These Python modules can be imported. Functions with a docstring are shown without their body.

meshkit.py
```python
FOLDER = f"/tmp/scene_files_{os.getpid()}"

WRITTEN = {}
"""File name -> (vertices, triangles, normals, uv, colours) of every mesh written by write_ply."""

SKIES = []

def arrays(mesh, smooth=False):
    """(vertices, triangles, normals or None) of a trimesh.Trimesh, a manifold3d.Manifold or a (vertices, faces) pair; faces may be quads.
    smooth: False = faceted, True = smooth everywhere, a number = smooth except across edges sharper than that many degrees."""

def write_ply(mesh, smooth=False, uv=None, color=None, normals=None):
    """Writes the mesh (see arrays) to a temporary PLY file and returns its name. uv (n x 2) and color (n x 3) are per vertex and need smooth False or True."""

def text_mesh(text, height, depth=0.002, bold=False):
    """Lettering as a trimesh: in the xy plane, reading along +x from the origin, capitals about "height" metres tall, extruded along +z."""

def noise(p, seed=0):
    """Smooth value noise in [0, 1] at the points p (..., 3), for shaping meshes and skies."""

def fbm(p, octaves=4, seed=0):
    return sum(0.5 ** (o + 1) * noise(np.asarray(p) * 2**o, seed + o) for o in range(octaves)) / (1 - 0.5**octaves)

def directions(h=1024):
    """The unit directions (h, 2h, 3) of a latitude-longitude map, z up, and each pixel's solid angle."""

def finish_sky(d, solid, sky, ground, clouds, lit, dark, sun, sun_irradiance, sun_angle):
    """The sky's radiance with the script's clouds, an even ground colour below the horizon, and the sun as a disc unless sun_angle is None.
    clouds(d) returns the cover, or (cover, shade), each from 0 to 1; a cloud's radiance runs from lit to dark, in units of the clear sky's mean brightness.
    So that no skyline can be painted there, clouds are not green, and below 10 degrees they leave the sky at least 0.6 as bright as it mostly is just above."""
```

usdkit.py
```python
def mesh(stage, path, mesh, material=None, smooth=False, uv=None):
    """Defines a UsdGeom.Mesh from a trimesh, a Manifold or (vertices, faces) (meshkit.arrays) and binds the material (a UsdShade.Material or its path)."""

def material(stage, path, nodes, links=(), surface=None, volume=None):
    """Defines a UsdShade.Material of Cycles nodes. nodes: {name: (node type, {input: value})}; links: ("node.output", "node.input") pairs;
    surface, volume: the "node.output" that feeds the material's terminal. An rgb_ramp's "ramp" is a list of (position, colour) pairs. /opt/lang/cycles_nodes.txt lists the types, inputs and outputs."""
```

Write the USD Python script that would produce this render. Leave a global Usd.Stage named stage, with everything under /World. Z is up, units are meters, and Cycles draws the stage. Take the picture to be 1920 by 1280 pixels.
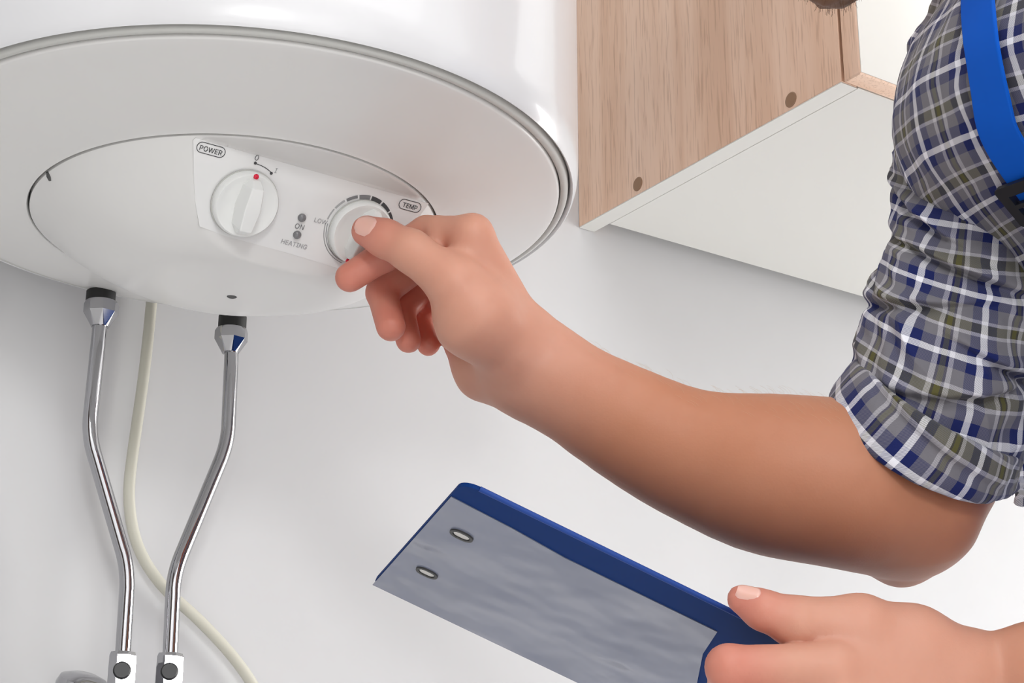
import math, random
import numpy as np
import trimesh, manifold3d as m3
from shapely.geometry import Polygon, Point, LineString, box as sbox
from scipy.sparse import coo_matrix
from scipy.interpolate import CubicSpline, PchipInterpolator
from pxr import Usd, UsdGeom, UsdLux, UsdShade, Gf, Sdf, Vt
import usdkit, meshkit

stage = Usd.Stage.CreateInMemory()
UsdGeom.SetStageUpAxis(stage, UsdGeom.Tokens.z)
UsdGeom.SetStageMetersPerUnit(stage, 1.0)
UsdGeom.Xform.Define(stage, '/World')
UsdGeom.Scope.Define(stage, '/World/Looks')

# ------------------------------------------------------------------ camera, lights, exposure
Z0 = 1.37                                            # height of the heater's lower rim
CAM = np.array([-0.4870, -1.2869, -0.5125 + Z0])
RT = np.array([0.8247, -0.5655, 0.0015]); UP = np.array([-0.1947, -0.2815, 0.9396]); FW = np.array([0.5309, 0.7752, 0.3423])
FPX = 3510.3
cam = UsdGeom.Camera.Define(stage, '/World/camera')
M = np.eye(4); M[0, :3] = RT; M[1, :3] = UP; M[2, :3] = -FW; M[3, :3] = CAM
cam.AddTransformOp().Set(Gf.Matrix4d(M.tolist()))
cam.CreateHorizontalApertureAttr(36.0); cam.CreateVerticalApertureAttr(24.0)
cam.CreateFocalLengthAttr(36.0 * FPX / 1920.0)
cam.CreateClippingRangeAttr(Gf.Vec2f(0.05, 100))
cam.CreateExposureAttr(-1.5)

def rect_light(name, pos, target, w, h, watts, color=(1, 1, 1)):
    l = UsdLux.RectLight.Define(stage, '/World/' + name)
    d = np.array(target, float) - np.array(pos, float); d /= np.linalg.norm(d)
    up = np.array([0, 0, 1.0]) if abs(d[2]) < .95 else np.array([0, 1.0, 0])
    x = np.cross(d, up); x /= np.linalg.norm(x); y = np.cross(x, d)
    m = np.eye(4); m[0, :3] = x; m[1, :3] = y; m[2, :3] = -d; m[3, :3] = pos
    l.AddTransformOp().Set(Gf.Matrix4d(m.tolist()))
    l.CreateWidthAttr(w); l.CreateHeightAttr(h); l.CreateIntensityAttr(watts); l.CreateColorAttr(Gf.Vec3f(*color))
    return l
rect_light('window_light', (2.66, -1.20, 1.22), (0.0, -1.20, 1.22), 1.9, 2.1, 17.0, (1.0, 0.99, 0.97))
rect_light('ceiling_light', (0.1, -1.9, 2.56), (0.1, -1.9, 0.0), 2.0, 1.2, 5.5)
rect_light('studio_light', (-0.95, -2.6, 1.74), (0.2, -0.3, 1.3), 0.36, 0.36, 92.0)
rect_light('added_rear_light', (-0.9, -2.95, 1.20), (-0.9, 0.0, 1.20), 2.0, 2.1, 3.4)  # added soft light behind the camera, no window known there

# ------------------------------------------------------------------ helpers
USED = {}
def numbered(parent, name):
    k = (parent, name); n = USED.get(k, 0); USED[k] = n + 1
    return name if n == 0 else f'{name}_{n:03d}'
def pth(parent):
    return '/World' if parent is None else (parent if isinstance(parent, str) else str(parent.GetPath()))
def thing(name, label, cat, group=None, loc=(0, 0, 0)):
    p = '/World/' + numbered('/World', name)
    x = UsdGeom.Xform.Define(stage, p); x.AddTranslateOp().Set(Gf.Vec3d(*map(float, loc)))
    return tag(x.GetPrim(), label, cat, group)
def tag(o, label=None, cat=None, group=None, kind=None):
    for k, v in (('label', label), ('category', cat), ('group', group), ('kind', kind)):
        if v: o.SetCustomDataByKey(k, v)
    return o
def origin_of(parent):
    if parent is None: return np.zeros(3)
    m = UsdGeom.XformCache().GetLocalToWorldTransform(parent)
    return np.array(m.ExtractTranslation())
def obj(name, mesh, mat, parent=None, label=None, smooth=30, uv=None, kind=None):
    """One Mesh prim; vertices are given in world space."""
    pp = pth(parent); p = pp + '/' + numbered(pp, name)
    if hasattr(mesh, 'to_mesh'):
        q = mesh.to_mesh(); mesh = trimesh.Trimesh(q.vert_properties[:, :3], q.tri_verts, process=False)
    if isinstance(mesh, (tuple, list)):
        v, f = np.asarray(mesh[0], float), np.asarray(mesh[1], int)
        if f.shape[1] == 4: f = np.vstack([f[:, [0, 1, 2]], f[:, [0, 2, 3]]])
        mesh = trimesh.Trimesh(v, f, process=False)
    mesh = mesh.copy(); mesh.apply_translation(-origin_of(parent))
    g = usdkit.mesh(stage, p, mesh, LOOK[mat], smooth=smooth, uv=uv)
    return tag(g.GetPrim(), label, kind=kind)
cat = trimesh.util.concatenate
def ray(px, py): return FW + (px - 960) / FPX * RT - (py - 640) / FPX * UP
def P(px, py, k): return CAM + k * ray(px, py)
def PN(px, py, n, c):
    d = ray(px, py); n = np.asarray(n, float); return CAM + (c - CAM @ n) / (d @ n) * d
def PY(px, py, y): return PN(px, py, (0, 1, 0), y)
def PZ(px, py, z): return PN(px, py, (0, 0, 1), z)
def norm(v): v = np.asarray(v, float); return v / np.linalg.norm(v)
def frame(o, e1, e2, e3):
    m = np.eye(4); m[:3, 0] = e1; m[:3, 1] = e2; m[:3, 2] = e3; m[:3, 3] = o; return m
def box(x0, x1, y0, y1, z0, z1, bev=0.0):
    if bev <= 0:
        b = trimesh.creation.box([x1 - x0, y1 - y0, z1 - z0]); b.apply_translation([(x0 + x1) / 2, (y0 + y1) / 2, (z0 + z1) / 2]); return b
    pts = []
    for i, a in enumerate((x0, x1)):
        for j, b in enumerate((y0, y1)):
            for k, c in enumerate((z0, z1)):
                s = (1 - 2 * i, 1 - 2 * j, 1 - 2 * k)
                for ax in range(3):
                    q = [a + s[0] * bev, b + s[1] * bev, c + s[2] * bev]; q[ax] = (a, b, c)[ax]; pts.append(q)
    h = trimesh.convex.convex_hull(np.array(pts)); return h
def lathe(profile, n=96, center=(0, 0, 0), axis=(0, 0, 1)):
    """profile: (r, z) pairs."""
    pr = np.asarray(profile, float); th = np.linspace(0, 2 * np.pi, n, endpoint=False)
    v = np.stack([pr[None, :, 0] * np.cos(th)[:, None], pr[None, :, 0] * np.sin(th)[:, None], np.repeat(pr[None, :, 1], n, 0)], -1).reshape(-1, 3)
    m = len(pr); i = np.arange(n)[:, None] * m; j = ((np.arange(n) + 1) % n)[:, None] * m; k = np.arange(m - 1)[None]
    q = np.stack([i + k, j + k, j + k + 1, i + k + 1], -1).reshape(-1, 4)
    t = trimesh.Trimesh(v, np.vstack([q[:, [0, 1, 2]], q[:, [0, 2, 3]]]), process=False)
    t.merge_vertices(); t.update_faces(t.nondegenerate_faces())
    a = norm(axis)
    if abs(a[2] - 1) > 1e-6:
        t.apply_transform(trimesh.geometry.align_vectors([0, 0, 1], a))
    t.apply_translation(center); return t
def tube(points, radii, n=20, cap=True, flat=None):
    """Swept round tube along points."""
    p = np.asarray(points, float); r = np.broadcast_to(np.asarray(radii, float), (len(p),))
    tg = np.gradient(p, axis=0); tg /= np.linalg.norm(tg, axis=1)[:, None]
    a = np.cross(tg[0], [0.3, 0.5, 0.8]); a /= np.linalg.norm(a); th = np.linspace(0, 2 * np.pi, n, endpoint=False); V = []
    for i in range(len(p)):
        a = a - (a @ tg[i]) * tg[i]; a /= np.linalg.norm(a); b = np.cross(tg[i], a)
        V.append(p[i] + r[i] * (np.cos(th)[:, None] * a + np.sin(th)[:, None] * b))
    V = np.vstack(V); m = len(p); F = []
    i = np.arange(m - 1)[:, None] * n; k = np.arange(n)[None]; k2 = (k + 1) % n
    q = np.stack([i + k, i + k2, i + n + k2, i + n + k], -1).reshape(-1, 4)
    f = [np.vstack([q[:, [0, 1, 2]], q[:, [0, 2, 3]]])]
    if cap:
        c0, c1 = len(V), len(V) + 1; V = np.vstack([V, p[0], p[-1]]); k = np.arange(n); k2 = (k + 1) % n
        f += [np.stack([k2, k, np.full(n, c0)], 1), np.stack([(m - 1) * n + k, (m - 1) * n + k2, np.full(n, c1)], 1)]
    return trimesh.Trimesh(V, np.vstack(f), process=False)
def bend_path(pts, rad, per=10):
    """Polyline with rounded corners."""
    pts = [np.asarray(q, float) for q in pts]; out = [pts[0]]
    for a, b, c in zip(pts, pts[1:], pts[2:]):
        u, w = norm(a - b), norm(c - b); l = min(rad, .45 * np.linalg.norm(a - b), .45 * np.linalg.norm(c - b))
        for t in np.linspace(0, 1, per):
            out.append((1 - t) ** 2 * (b + u * l) + 2 * t * (1 - t) * b + t * t * (b + w * l))
    out.append(pts[-1]); return np.array(out)
def prism(poly, depth, m=None):
    g = [trimesh.creation.extrude_polygon(q, depth, engine='earcut') for q in getattr(poly, 'geoms', [poly])]
    t = cat(g)
    if m is not None: t.apply_transform(m)
    return t

# ------------------------------------------------------------------ materials
LOOK = {}
def lin(c): return tuple(((x / 255.0 + .055) / 1.055) ** 2.4 if x > 10 else x / 255 / 12.92 for x in c)
def mat(name, rgb, rough=.5, metallic=0., **kw):
    base = lin(rgb)
    LOOK[name] = usdkit.material(stage, '/World/Looks/' + name, {'p': ('principled_bsdf', {'base_color': base, 'roughness': rough, 'metallic': metallic, **kw})}, [], surface='p.BSDF')
def noisy(name, c1, c2, scale, rough=.5, bump=0., stretch=(1, 1, 1), detail=4., lo=.35, hi=.65, bscale=None, **kw):
    n = {'g': ('geometry', {}), 'm': ('mapping', {'scale': stretch}), 'n': ('noise_texture', {'scale': scale, 'detail': detail, 'roughness': .55}),
         'r': ('rgb_ramp', {'ramp': [(0, lin(c1)), (lo, lin(c1)), (hi, lin(c2)), (1, lin(c2))]}), 'p': ('principled_bsdf', {'roughness': rough, **kw})}
    l = [('g.position', 'm.vector'), ('m.vector', 'n.vector'), ('n.fac', 'r.fac'), ('r.color', 'p.base_color')]
    if bump > 0:
        n['n2'] = ('noise_texture', {'scale': bscale or scale * 3, 'detail': 3.}); n['b'] = ('bump', {'strength': bump, 'distance': .001})
        l += [('m.vector', 'n2.vector'), ('n2.fac', 'b.height'), ('b.normal', 'p.normal')]
    LOOK[name] = usdkit.material(stage, '/World/Looks/' + name, n, l, surface='p.BSDF')
noisy('wall_paint', (201, 201, 202), (205, 205, 206), 3, .7, .03, bscale=220)
noisy('floor_tile', (234, 233, 231), (240, 239, 237), 4, .4)
mat('ceiling_paint', (238, 238, 238), .8)
mat('frame_paint', (235, 235, 235), .4)
mat('enamel', (218, 218, 220), .25, coat_weight=.35, coat_roughness=.05)
mat('cap_plastic', (216, 215, 213), .27, specular_ior_level=.5)
mat('lit_panel_plastic', (225, 225, 224), .25)  # lighter copy of the cap plastic, paints the light on the sloping strip
mat('knob_plastic', (228, 229, 227), .28)
mat('dark_gap', (70, 70, 70), .6)
mat('seal_grey', (190, 190, 186), .5)
mat('print_dark', (62, 62, 64), .6)
mat('print_mid', (120, 120, 122), .6)
mat('print_light', (165, 165, 166), .6)
mat('lens_grey', (120, 120, 122), .15)
mat('red_mark', (215, 25, 60), .35)
mat('chrome', (176, 176, 179), .06, 1.0)
mat('black_rubber', (22, 22, 22), .55)
mat('cable_cream', (202, 200, 186), .45)
mat('white_laminate', (222, 221, 216), .38)
mat('cap_brown', (150, 118, 92), .45)
mat('lit_edge_blue', (0, 58, 140), .6)  # brighter blue that paints the light caught along the folder edge
mat('blue_vinyl', (8, 48, 108), .6, specular_ior_level=.08)
mat('blue_webbing', (0, 86, 192), .7, specular_ior_level=.2)
mat('blue_drill', (10, 78, 170), .75)
mat('black_plastic', (28, 28, 30), .4)
mat('eye_white', (235, 232, 228), .15)
mat('iris', (70, 50, 35), .2)
mat('lip', (178, 98, 88), .45)
mat('nail', (240, 180, 166), .2, subsurface_weight=.2, subsurface_scale=.002)
mat('beard_hair', (112, 78, 56), .6)
mat('arm_hair', (190, 160, 130), .5)
mat('steel_eyelet', (205, 203, 198), .3)

def wood():
    n = {'g': ('geometry', {}), 'm': ('mapping', {'scale': (26, 26, 1.6)}), 'm2': ('mapping', {'scale': (300, 300, 16)}), 'm3': ('mapping', {'scale': (7, 7, .9)}),
         'n': ('noise_texture', {'scale': 1.0, 'detail': 5., 'roughness': .6, 'distortion': .6}), 'n2': ('noise_texture', {'scale': 1.6, 'detail': 3.}), 'n3': ('noise_texture', {'scale': 1., 'detail': 2.}),
         'r': ('rgb_ramp', {'ramp': [(0, lin((220, 180, 153))), (.38, lin((232, 196, 170))), (.55, lin((242, 210, 187))), (1, lin((249, 222, 202)))]}),
         'r2': ('rgb_ramp', {'ramp': [(0, (.60, .53, .48)), (.36, (.80, .75, .71)), (.46, (1, 1, 1)), (1, (1, 1, 1))]}),
         'r3': ('rgb_ramp', {'ramp': [(0, (.88, .85, .83)), (.5, (1, 1, 1)), (1, (1.0, 1.0, 1.0))]}),
         'x': ('mix', {'mix_type': 'multiply', 'fac': .8}), 'x3': ('mix', {'mix_type': 'multiply', 'fac': 1.}), 'p': ('principled_bsdf', {'roughness': .45})}
    l = [('g.position', 'm.vector'), ('g.position', 'm2.vector'), ('g.position', 'm3.vector'), ('m.vector', 'n.vector'), ('m2.vector', 'n2.vector'), ('m3.vector', 'n3.vector'),
         ('n.fac', 'r.fac'), ('n2.fac', 'r2.fac'), ('n3.fac', 'r3.fac'), ('r.color', 'x.color1'), ('r2.color', 'x.color2'), ('x.color', 'x3.color1'), ('r3.color', 'x3.color2'), ('x3.color', 'p.base_color')]
    LOOK['oak'] = usdkit.material(stage, '/World/Looks/oak', n, l, surface='p.BSDF')
wood()
def plaid():
    W1, W2, NV, GR, OL, PU = (240, 240, 247), (186, 184, 189), (20, 31, 88), (114, 112, 118), (86, 83, 46), (40, 37, 66)
    seq = [(0, W1), (.095, NV), (.235, GR), (.40, W2), (.465, PU), (.50, OL), (.575, PU), (.605, W2), (.675, GR), (.86, NV)]
    seq2 = [(0, W1), (.09, NV), (.24, GR), (.41, W2), (.46, OL), (.60, W2), (.65, GR), (.85, NV)]
    def tab(s):
        r = []
        for i, (a, c) in enumerate(s):
            r.append((a, lin(c)))
        return r
    P_ = 1 / .043
    n = {'a': ('attribute', {'attribute': 'st'}), 's': ('separate_xyz', {}),
         'nz': ('geometry', {}), 'u': ('math', {'math_type': 'multiply', 'value2': P_}), 'v': ('math', {'math_type': 'multiply', 'value2': P_}),
         'uf': ('math', {'math_type': 'fraction'}), 'vf': ('math', {'math_type': 'fraction'}),
         'ru': ('rgb_ramp', {'ramp': tab(seq), 'interpolate': False}), 'rv': ('rgb_ramp', {'ramp': tab(seq2), 'interpolate': False}),
         't1': ('math', {'math_type': 'add'}), 't2': ('math', {'math_type': 'multiply', 'value2': 1100.}), 't3': ('math', {'math_type': 'fraction'}), 't4': ('math', {'math_type': 'greater_than', 'value2': .5}),
         't5': ('math', {'math_type': 'multiply_add', 'value2': .34, 'value3': .33}),
         'x': ('mix', {'mix_type': 'mix'}), 'nb': ('noise_texture', {'scale': 900., 'detail': 2.}), 'b': ('bump', {'strength': .25, 'distance': .0006}),
         'p': ('principled_bsdf', {'roughness': .85, 'sheen_weight': .15, 'specular_ior_level': .2})}
    l = [('a.vector', 's.vector'), ('s.x', 'u.value1'), ('s.y', 'v.value1'), ('u.value', 'uf.value1'), ('v.value', 'vf.value1'), ('uf.value', 'ru.fac'), ('vf.value', 'rv.fac'),
         ('s.x', 't1.value1'), ('s.y', 't1.value2'), ('t1.value', 't2.value1'), ('t2.value', 't3.value1'), ('t3.value', 't4.value1'), ('t4.value', 't5.value1'), ('t5.value', 'x.fac'),
         ('ru.color', 'x.color1'), ('rv.color', 'x.color2'), ('x.color', 'p.base_color'), ('nz.position', 'nb.vector'), ('nb.fac', 'b.height'), ('b.normal', 'p.normal')]
    LOOK['plaid'] = usdkit.material(stage, '/World/Looks/plaid', n, l, surface='p.BSDF')
plaid()
def skin():
    n = {'a': ('attribute', {'attribute': 'skin_tone'}), 'g': ('geometry', {}), 'n': ('noise_texture', {'scale': 38., 'detail': 4., 'roughness': .6}),
         'r': ('rgb_ramp', {'ramp': [(0, (.82, .76, .74)), (.4, (.97, .95, .94)), (.6, (1, 1, 1)), (1, (1, 1, 1))]}), 'x': ('mix', {'mix_type': 'multiply', 'fac': .7}),
         'n2': ('noise_texture', {'scale': 700., 'detail': 3.}), 'b': ('bump', {'strength': .12, 'distance': .0005}),
         'p': ('principled_bsdf', {'roughness': .48, 'subsurface_weight': .18, 'subsurface_scale': .004, 'subsurface_radius': (1., .35, .2), 'specular_ior_level': .35})}
    l = [('g.position', 'n.vector'), ('n.fac', 'r.fac'), ('a.color', 'x.color1'), ('r.color', 'x.color2'), ('x.color', 'p.base_color'), ('g.position', 'n2.vector'), ('n2.fac', 'b.height'), ('b.normal', 'p.normal')]
    LOOK['skin'] = usdkit.material(stage, '/World/Looks/skin', n, l, surface='p.BSDF')
skin()
def vinyl_grey():
    n = {'g': ('geometry', {}), 'n': ('noise_texture', {'scale': 16., 'detail': 2., 'roughness': .45}), 'b': ('bump', {'strength': .8, 'distance': .012}), 'p': ('principled_bsdf', {'base_color': lin((122, 127, 145)), 'roughness': .24, 'specular_ior_level': .8})}
    LOOK['grey_vinyl'] = usdkit.material(stage, '/World/Looks/grey_vinyl', n, [('g.position', 'n.vector'), ('n.fac', 'b.height'), ('b.normal', 'p.normal')], surface='p.BSDF')
vinyl_grey()

# ------------------------------------------------------------------ the room
def struct(name, mesh, m, smooth=False):
    return tag(obj(name, mesh, m, None, smooth=smooth), kind='structure')
XL, XR, YF, ZC = -2.4, 2.7, -3.0, 2.6
struct('wall_back', box(XL - .1, XR + .1, 0, .12, -.05, ZC + .1), 'wall_paint')
struct('wall_left', box(XL - .1, XL, YF - .1, 0, -.05, ZC + .1), 'wall_paint')
struct('wall_right', box(XR, XR + .1, YF - .1, 0, -.05, ZC + .1), 'wall_paint')
struct('wall_front', box(XL - .1, XR + .1, YF - .1, YF, -.05, ZC + .1), 'wall_paint')
struct('floor', box(XL, XR, YF, 0, -.05, 0), 'floor_tile')
struct('ceiling', box(XL, XR, YF, 0, ZC, ZC + .05), 'ceiling_paint')
def window_frame(c, along, w, h, t=.05):
    m = []
    for a0, a1, z0, z1 in ((-w / 2 - t, w / 2 + t, h / 2, h / 2 + t), (-w / 2 - t, w / 2 + t, -h / 2 - t, -h / 2), (-w / 2 - t, -w / 2, -h / 2, h / 2), (w / 2, w / 2 + t, -h / 2, h / 2)):
        if along == 'y': m.append(box(c[0] - .03, c[0] + .03, c[1] + a0, c[1] + a1, c[2] + z0, c[2] + z1))
        else: m.append(box(c[0] + a0, c[0] + a1, c[1] - .03, c[1] + .03, c[2] + z0, c[2] + z1))
    return cat(m)
struct('window_1', window_frame((2.67, -1.20, 1.22), 'y', 1.9, 2.1), 'frame_paint')
struct('added_window_2', window_frame((-.9, -2.97, 1.20), 'x', 2.0, 2.1), 'frame_paint')  # added frame around the rear soft light, not a known window

mat('added_door_brown', (62, 44, 34), .4)
def added_room_door(c, along, w=.95, h=2.50):
    o, d = [], []
    for a0, a1, z0, z1 in ((-w / 2 - .07, -w / 2, 0, h + .07), (w / 2, w / 2 + .07, 0, h + .07), (-w / 2, w / 2, h, h + .07)):
        o.append(box(c[0] - .02, c[0] + .02, c[1] + a0, c[1] + a1, z0, z1) if along == 'y' else box(c[0] + a0, c[0] + a1, c[1] - .02, c[1] + .02, z0, z1))
    lf = box(c[0] - .012, c[0] + .012, c[1] - w / 2, c[1] + w / 2, .005, h) if along == 'y' else box(c[0] - w / 2, c[0] + w / 2, c[1] - .012, c[1] + .012, .005, h)
    return cat(o), lf
for nme, c, al in (('door_1', (1.15, -2.985, 0), 'x'), ('door_2', (-2.385, -2.30, 0), 'y')):  # unseen doors, added so the chrome pipes reflect dark streaks
    fr, lf = added_room_door(c, al); dr = struct(nme, lf, 'added_door_brown'); obj('door_frame', fr, 'added_door_brown', dr, smooth=False)
    k = np.array([c[0] - .34, c[1] + .03, 1.0]) if al == 'x' else np.array([c[0] + .03, c[1] + .34, 1.0])
    obj('door_handle', tube([k, k + ([.11, 0, 0] if al == 'x' else [0, -.11, 0])], .009, 16), 'chrome', dr)

# ------------------------------------------------------------------ water heater
AX = np.array([0., -.255]); RC = .1325; DL = .0209
heater = thing('water_heater', 'round white wall-mounted electric water heater with two dials underneath', 'water heater', loc=(0, -.255, Z0))
hc = (AX[0], AX[1], Z0)
prof = [(.2188, .006), (.2200, .003), (.2212, .0022), (.2226, .004), (.2240, .009), (.2248, .016), (.225, .026), (.225, .50)]
prof += [(.225 - .05 * (1 - math.cos(a)), .50 + .05 * math.sin(a)) for a in np.linspace(.1, math.pi / 2, 8)] + [(.0005, .552)]
prof = [(.205, .03), (.2185, .012)] + prof
obj('body', lathe(prof, 180, hc), 'enamel', heater, smooth=50)
obj('rim_seal', lathe([(.2125, .004), (.2132, .0008), (.2150, .0002), (.2172, .0008), (.2180, .0030), (.2184, .009), (.210, .012)], 180, hc), 'seal_grey', heater, smooth=60)
cap = [(.2122, .010), (.2122, .0012), (.2118, -.0004), (.2105, -.0014)]
for t in np.linspace(.06, .97, 14):
    r = .2105 + (RC + .0012 - .2105) * t; cap.append((r, -.0014 - (DL - .0022) * t))
cap += [(RC + .0008, -DL + .0002), (RC + .0001, -DL + .0010), (RC, -DL + .012), (RC - .03, -DL + .014)]
obj('bottom_cap', lathe(cap, 180, hc), 'cap_plastic', heater, smooth=50)
# the control cover: a shallow cone cut by a sloping control strip
TAU = math.radians(50)
SN = np.array([0, -math.sin(TAU), -math.cos(TAU)]); SE1 = np.array([1., 0, 0]); SE2 = np.cross(SN, SE1)
SO = PZ(585, 314, Z0 - DL); SC = SN @ SO
def SP(px, py): return PN(px, py, SN, SC)
def smin(a, b, k):
    h = np.clip(k - np.abs(a - b), 0, None) / k; return np.minimum(a, b) - h * h * k * .25
def cover_depth(u, v):
    r = np.hypot(u, v)
    back = np.clip((v + .045) / .10, 0, 1); back = back * back * (3 - 2 * back)
    cone = (1.10 - .30 * back) * np.clip(RC - .0010 - r, 0, None); flat = .053 - .075 * np.clip(v + .066, 0, None)
    d = smin(cone, flat, .034)
    strip = np.clip((v + AX[1] - SO[1]) * math.tan(TAU), 0, None)
    return np.minimum(d, smin(strip, d + 0.0, .0025) + .0006)
def cover_mesh():
    nr, na = 110, 240
    rr = (RC - .0012) * np.concatenate([[0], np.linspace(0.02, 1, nr) ** .9]); th = np.linspace(0, 2 * np.pi, na, endpoint=False)
    Rg, Tg = np.meshgrid(rr[1:], th, indexing='ij'); u, v = Rg * np.cos(Tg), Rg * np.sin(Tg)
    z = -DL - cover_depth(u, v)
    V = np.stack([u, v, z], -1).reshape(-1, 3); V = np.vstack([V, [[0, 0, -DL - cover_depth(np.array(0.), np.array(0.))]]])
    n = len(rr) - 1; i = np.arange(n - 1)[:, None] * na; k = np.arange(na)[None]; k2 = (k + 1) % na
    q = np.stack([i + k, i + k2, i + na + k2, i + na + k], -1).reshape(-1, 4)
    f = np.vstack([q[:, [0, 2, 1]], q[:, [0, 3, 2]], np.stack([np.full(na, len(V) - 1), (np.arange(na) + 1) % na, np.arange(na)], 1)])
    e = V[(n - 1) * na:n * na].copy(); e[:, 2] = -DL + .011; V2 = np.vstack([V, e]); b = len(V); k = np.arange(na); k2 = (k + 1) % na; a = (n - 1) * na
    f = np.vstack([f, np.stack([a + k, a + k2, b + k2], 1)[:, [0, 2, 1]], np.stack([a + k, b + k2, b + k], 1)[:, [0, 2, 1]]])
    t = trimesh.Trimesh(V2, f, process=False); t.apply_translation(hc); return t
cover = cover_mesh()
obj('control_cover', cover, 'cap_plastic', heater, smooth=28)
obj('cover_gap', lathe([(RC - .004, -DL + .0085), (RC + .001, -DL + .0085), (RC + .001, -DL + .0105), (RC - .004, -DL + .0105), (RC - .004, -DL + .0085)], 180, hc), 'dark_gap', heater)
def s2(px, py):
    d = SP(px, py) - SO; return np.array([d @ SE1, d @ SE2])
SM = lambda lift: frame(SO + SN * lift, SE1, SE2, SN)
strip_poly = Polygon([s2(*q) for q in ((366, 256), (806, 380), (783, 412), (742, 468), (700, 521), (640, 506), (520, 470), (420, 443), (372, 425), (364, 380), (361, 330), (360, 262))])
panel = obj('control_panel', prism(strip_poly.buffer(-.0006), .0006, SM(-.00005)), 'lit_panel_plastic', heater, label='white sloping strip painted lighter for the light it faces, carries the dials and lettering')
LIFT = .0007
def at_strip(px, py, lift=LIFT, rot=0.):
    c, s = math.cos(rot), math.sin(rot); return frame(SP(px, py) + SN * lift, SE1 * c + SE2 * s, -SE1 * s + SE2 * c, SN)
def text_on(text, px, py, h, material, label=None, bold=False, width=1.0):
    t = meshkit.text_mesh(text, h, .0002, bold); b = t.bounds; t.apply_translation([-(b[0, 0] + b[1, 0]) / 2, -(b[0, 1] + b[1, 1]) / 2, 0]); t.apply_scale([width, 1, 1])
    t.apply_transform(at_strip(px, py)); return t
def pill(px, py, w, h):
    o = sbox(-w / 2 + h / 2, -.00001, w / 2 - h / 2, .00001).buffer(h / 2, 16); return prism(o.difference(o.buffer(-.00038)), .0002, at_strip(px, py))
obj('power_label', cat([text_on('POWER', 395, 281, .0030, 'print_dark'), pill(395, 280, .0185, .0068)]), 'print_dark', heater, label='small outlined POWER lettering', smooth=False)
obj('temperature_label', cat([text_on('TEMP', 768, 386, .0030, 'print_dark', width=.95), pill(768, 385, .0162, .0068)]), 'print_dark', heater, label='small outlined TEMP lettering', smooth=False)
obj('status_label', cat([text_on('ON', 561, 424, .0032, 'print_light')]), 'print_mid', heater, label='grey ON lettering', smooth=False)
obj('status_label', cat([text_on('HEATING', 551, 457, .0029, 'print_light')]), 'print_light', heater, label='grey HEATING lettering', smooth=False)
obj('scale_label', text_on('LOW', 601, 414, .0029, 'print_light'), 'print_light', heater, label='pale LOW lettering', smooth=False)
obj('scale_label', text_on('0', 481, 295, .0034, 'print_light'), 'print_mid', heater, label='small 0 mark', smooth=False)
obj('scale_label', text_on('I', 517, 319, .0030, 'print_light'), 'print_light', heater, label='small I mark', smooth=False)
def arc_poly(c, r0, r1, a0, a1, n=24):
    a = np.radians(np.linspace(a0, a1, n)); o = np.stack([np.cos(a), np.sin(a)], 1)
    return Polygon(np.vstack([c + o * r1, (c + o * r0)[::-1]]))
K1, K2 = s2(455, 375), s2(672, 431)
d1, d2 = s2(478, 305), s2(508, 324)
rA = np.mean([np.linalg.norm(d1 - K1), np.linalg.norm(d2 - K1)]); aa = [math.degrees(math.atan2(*(q - K1)[::-1])) for q in (d2, d1)]
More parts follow.
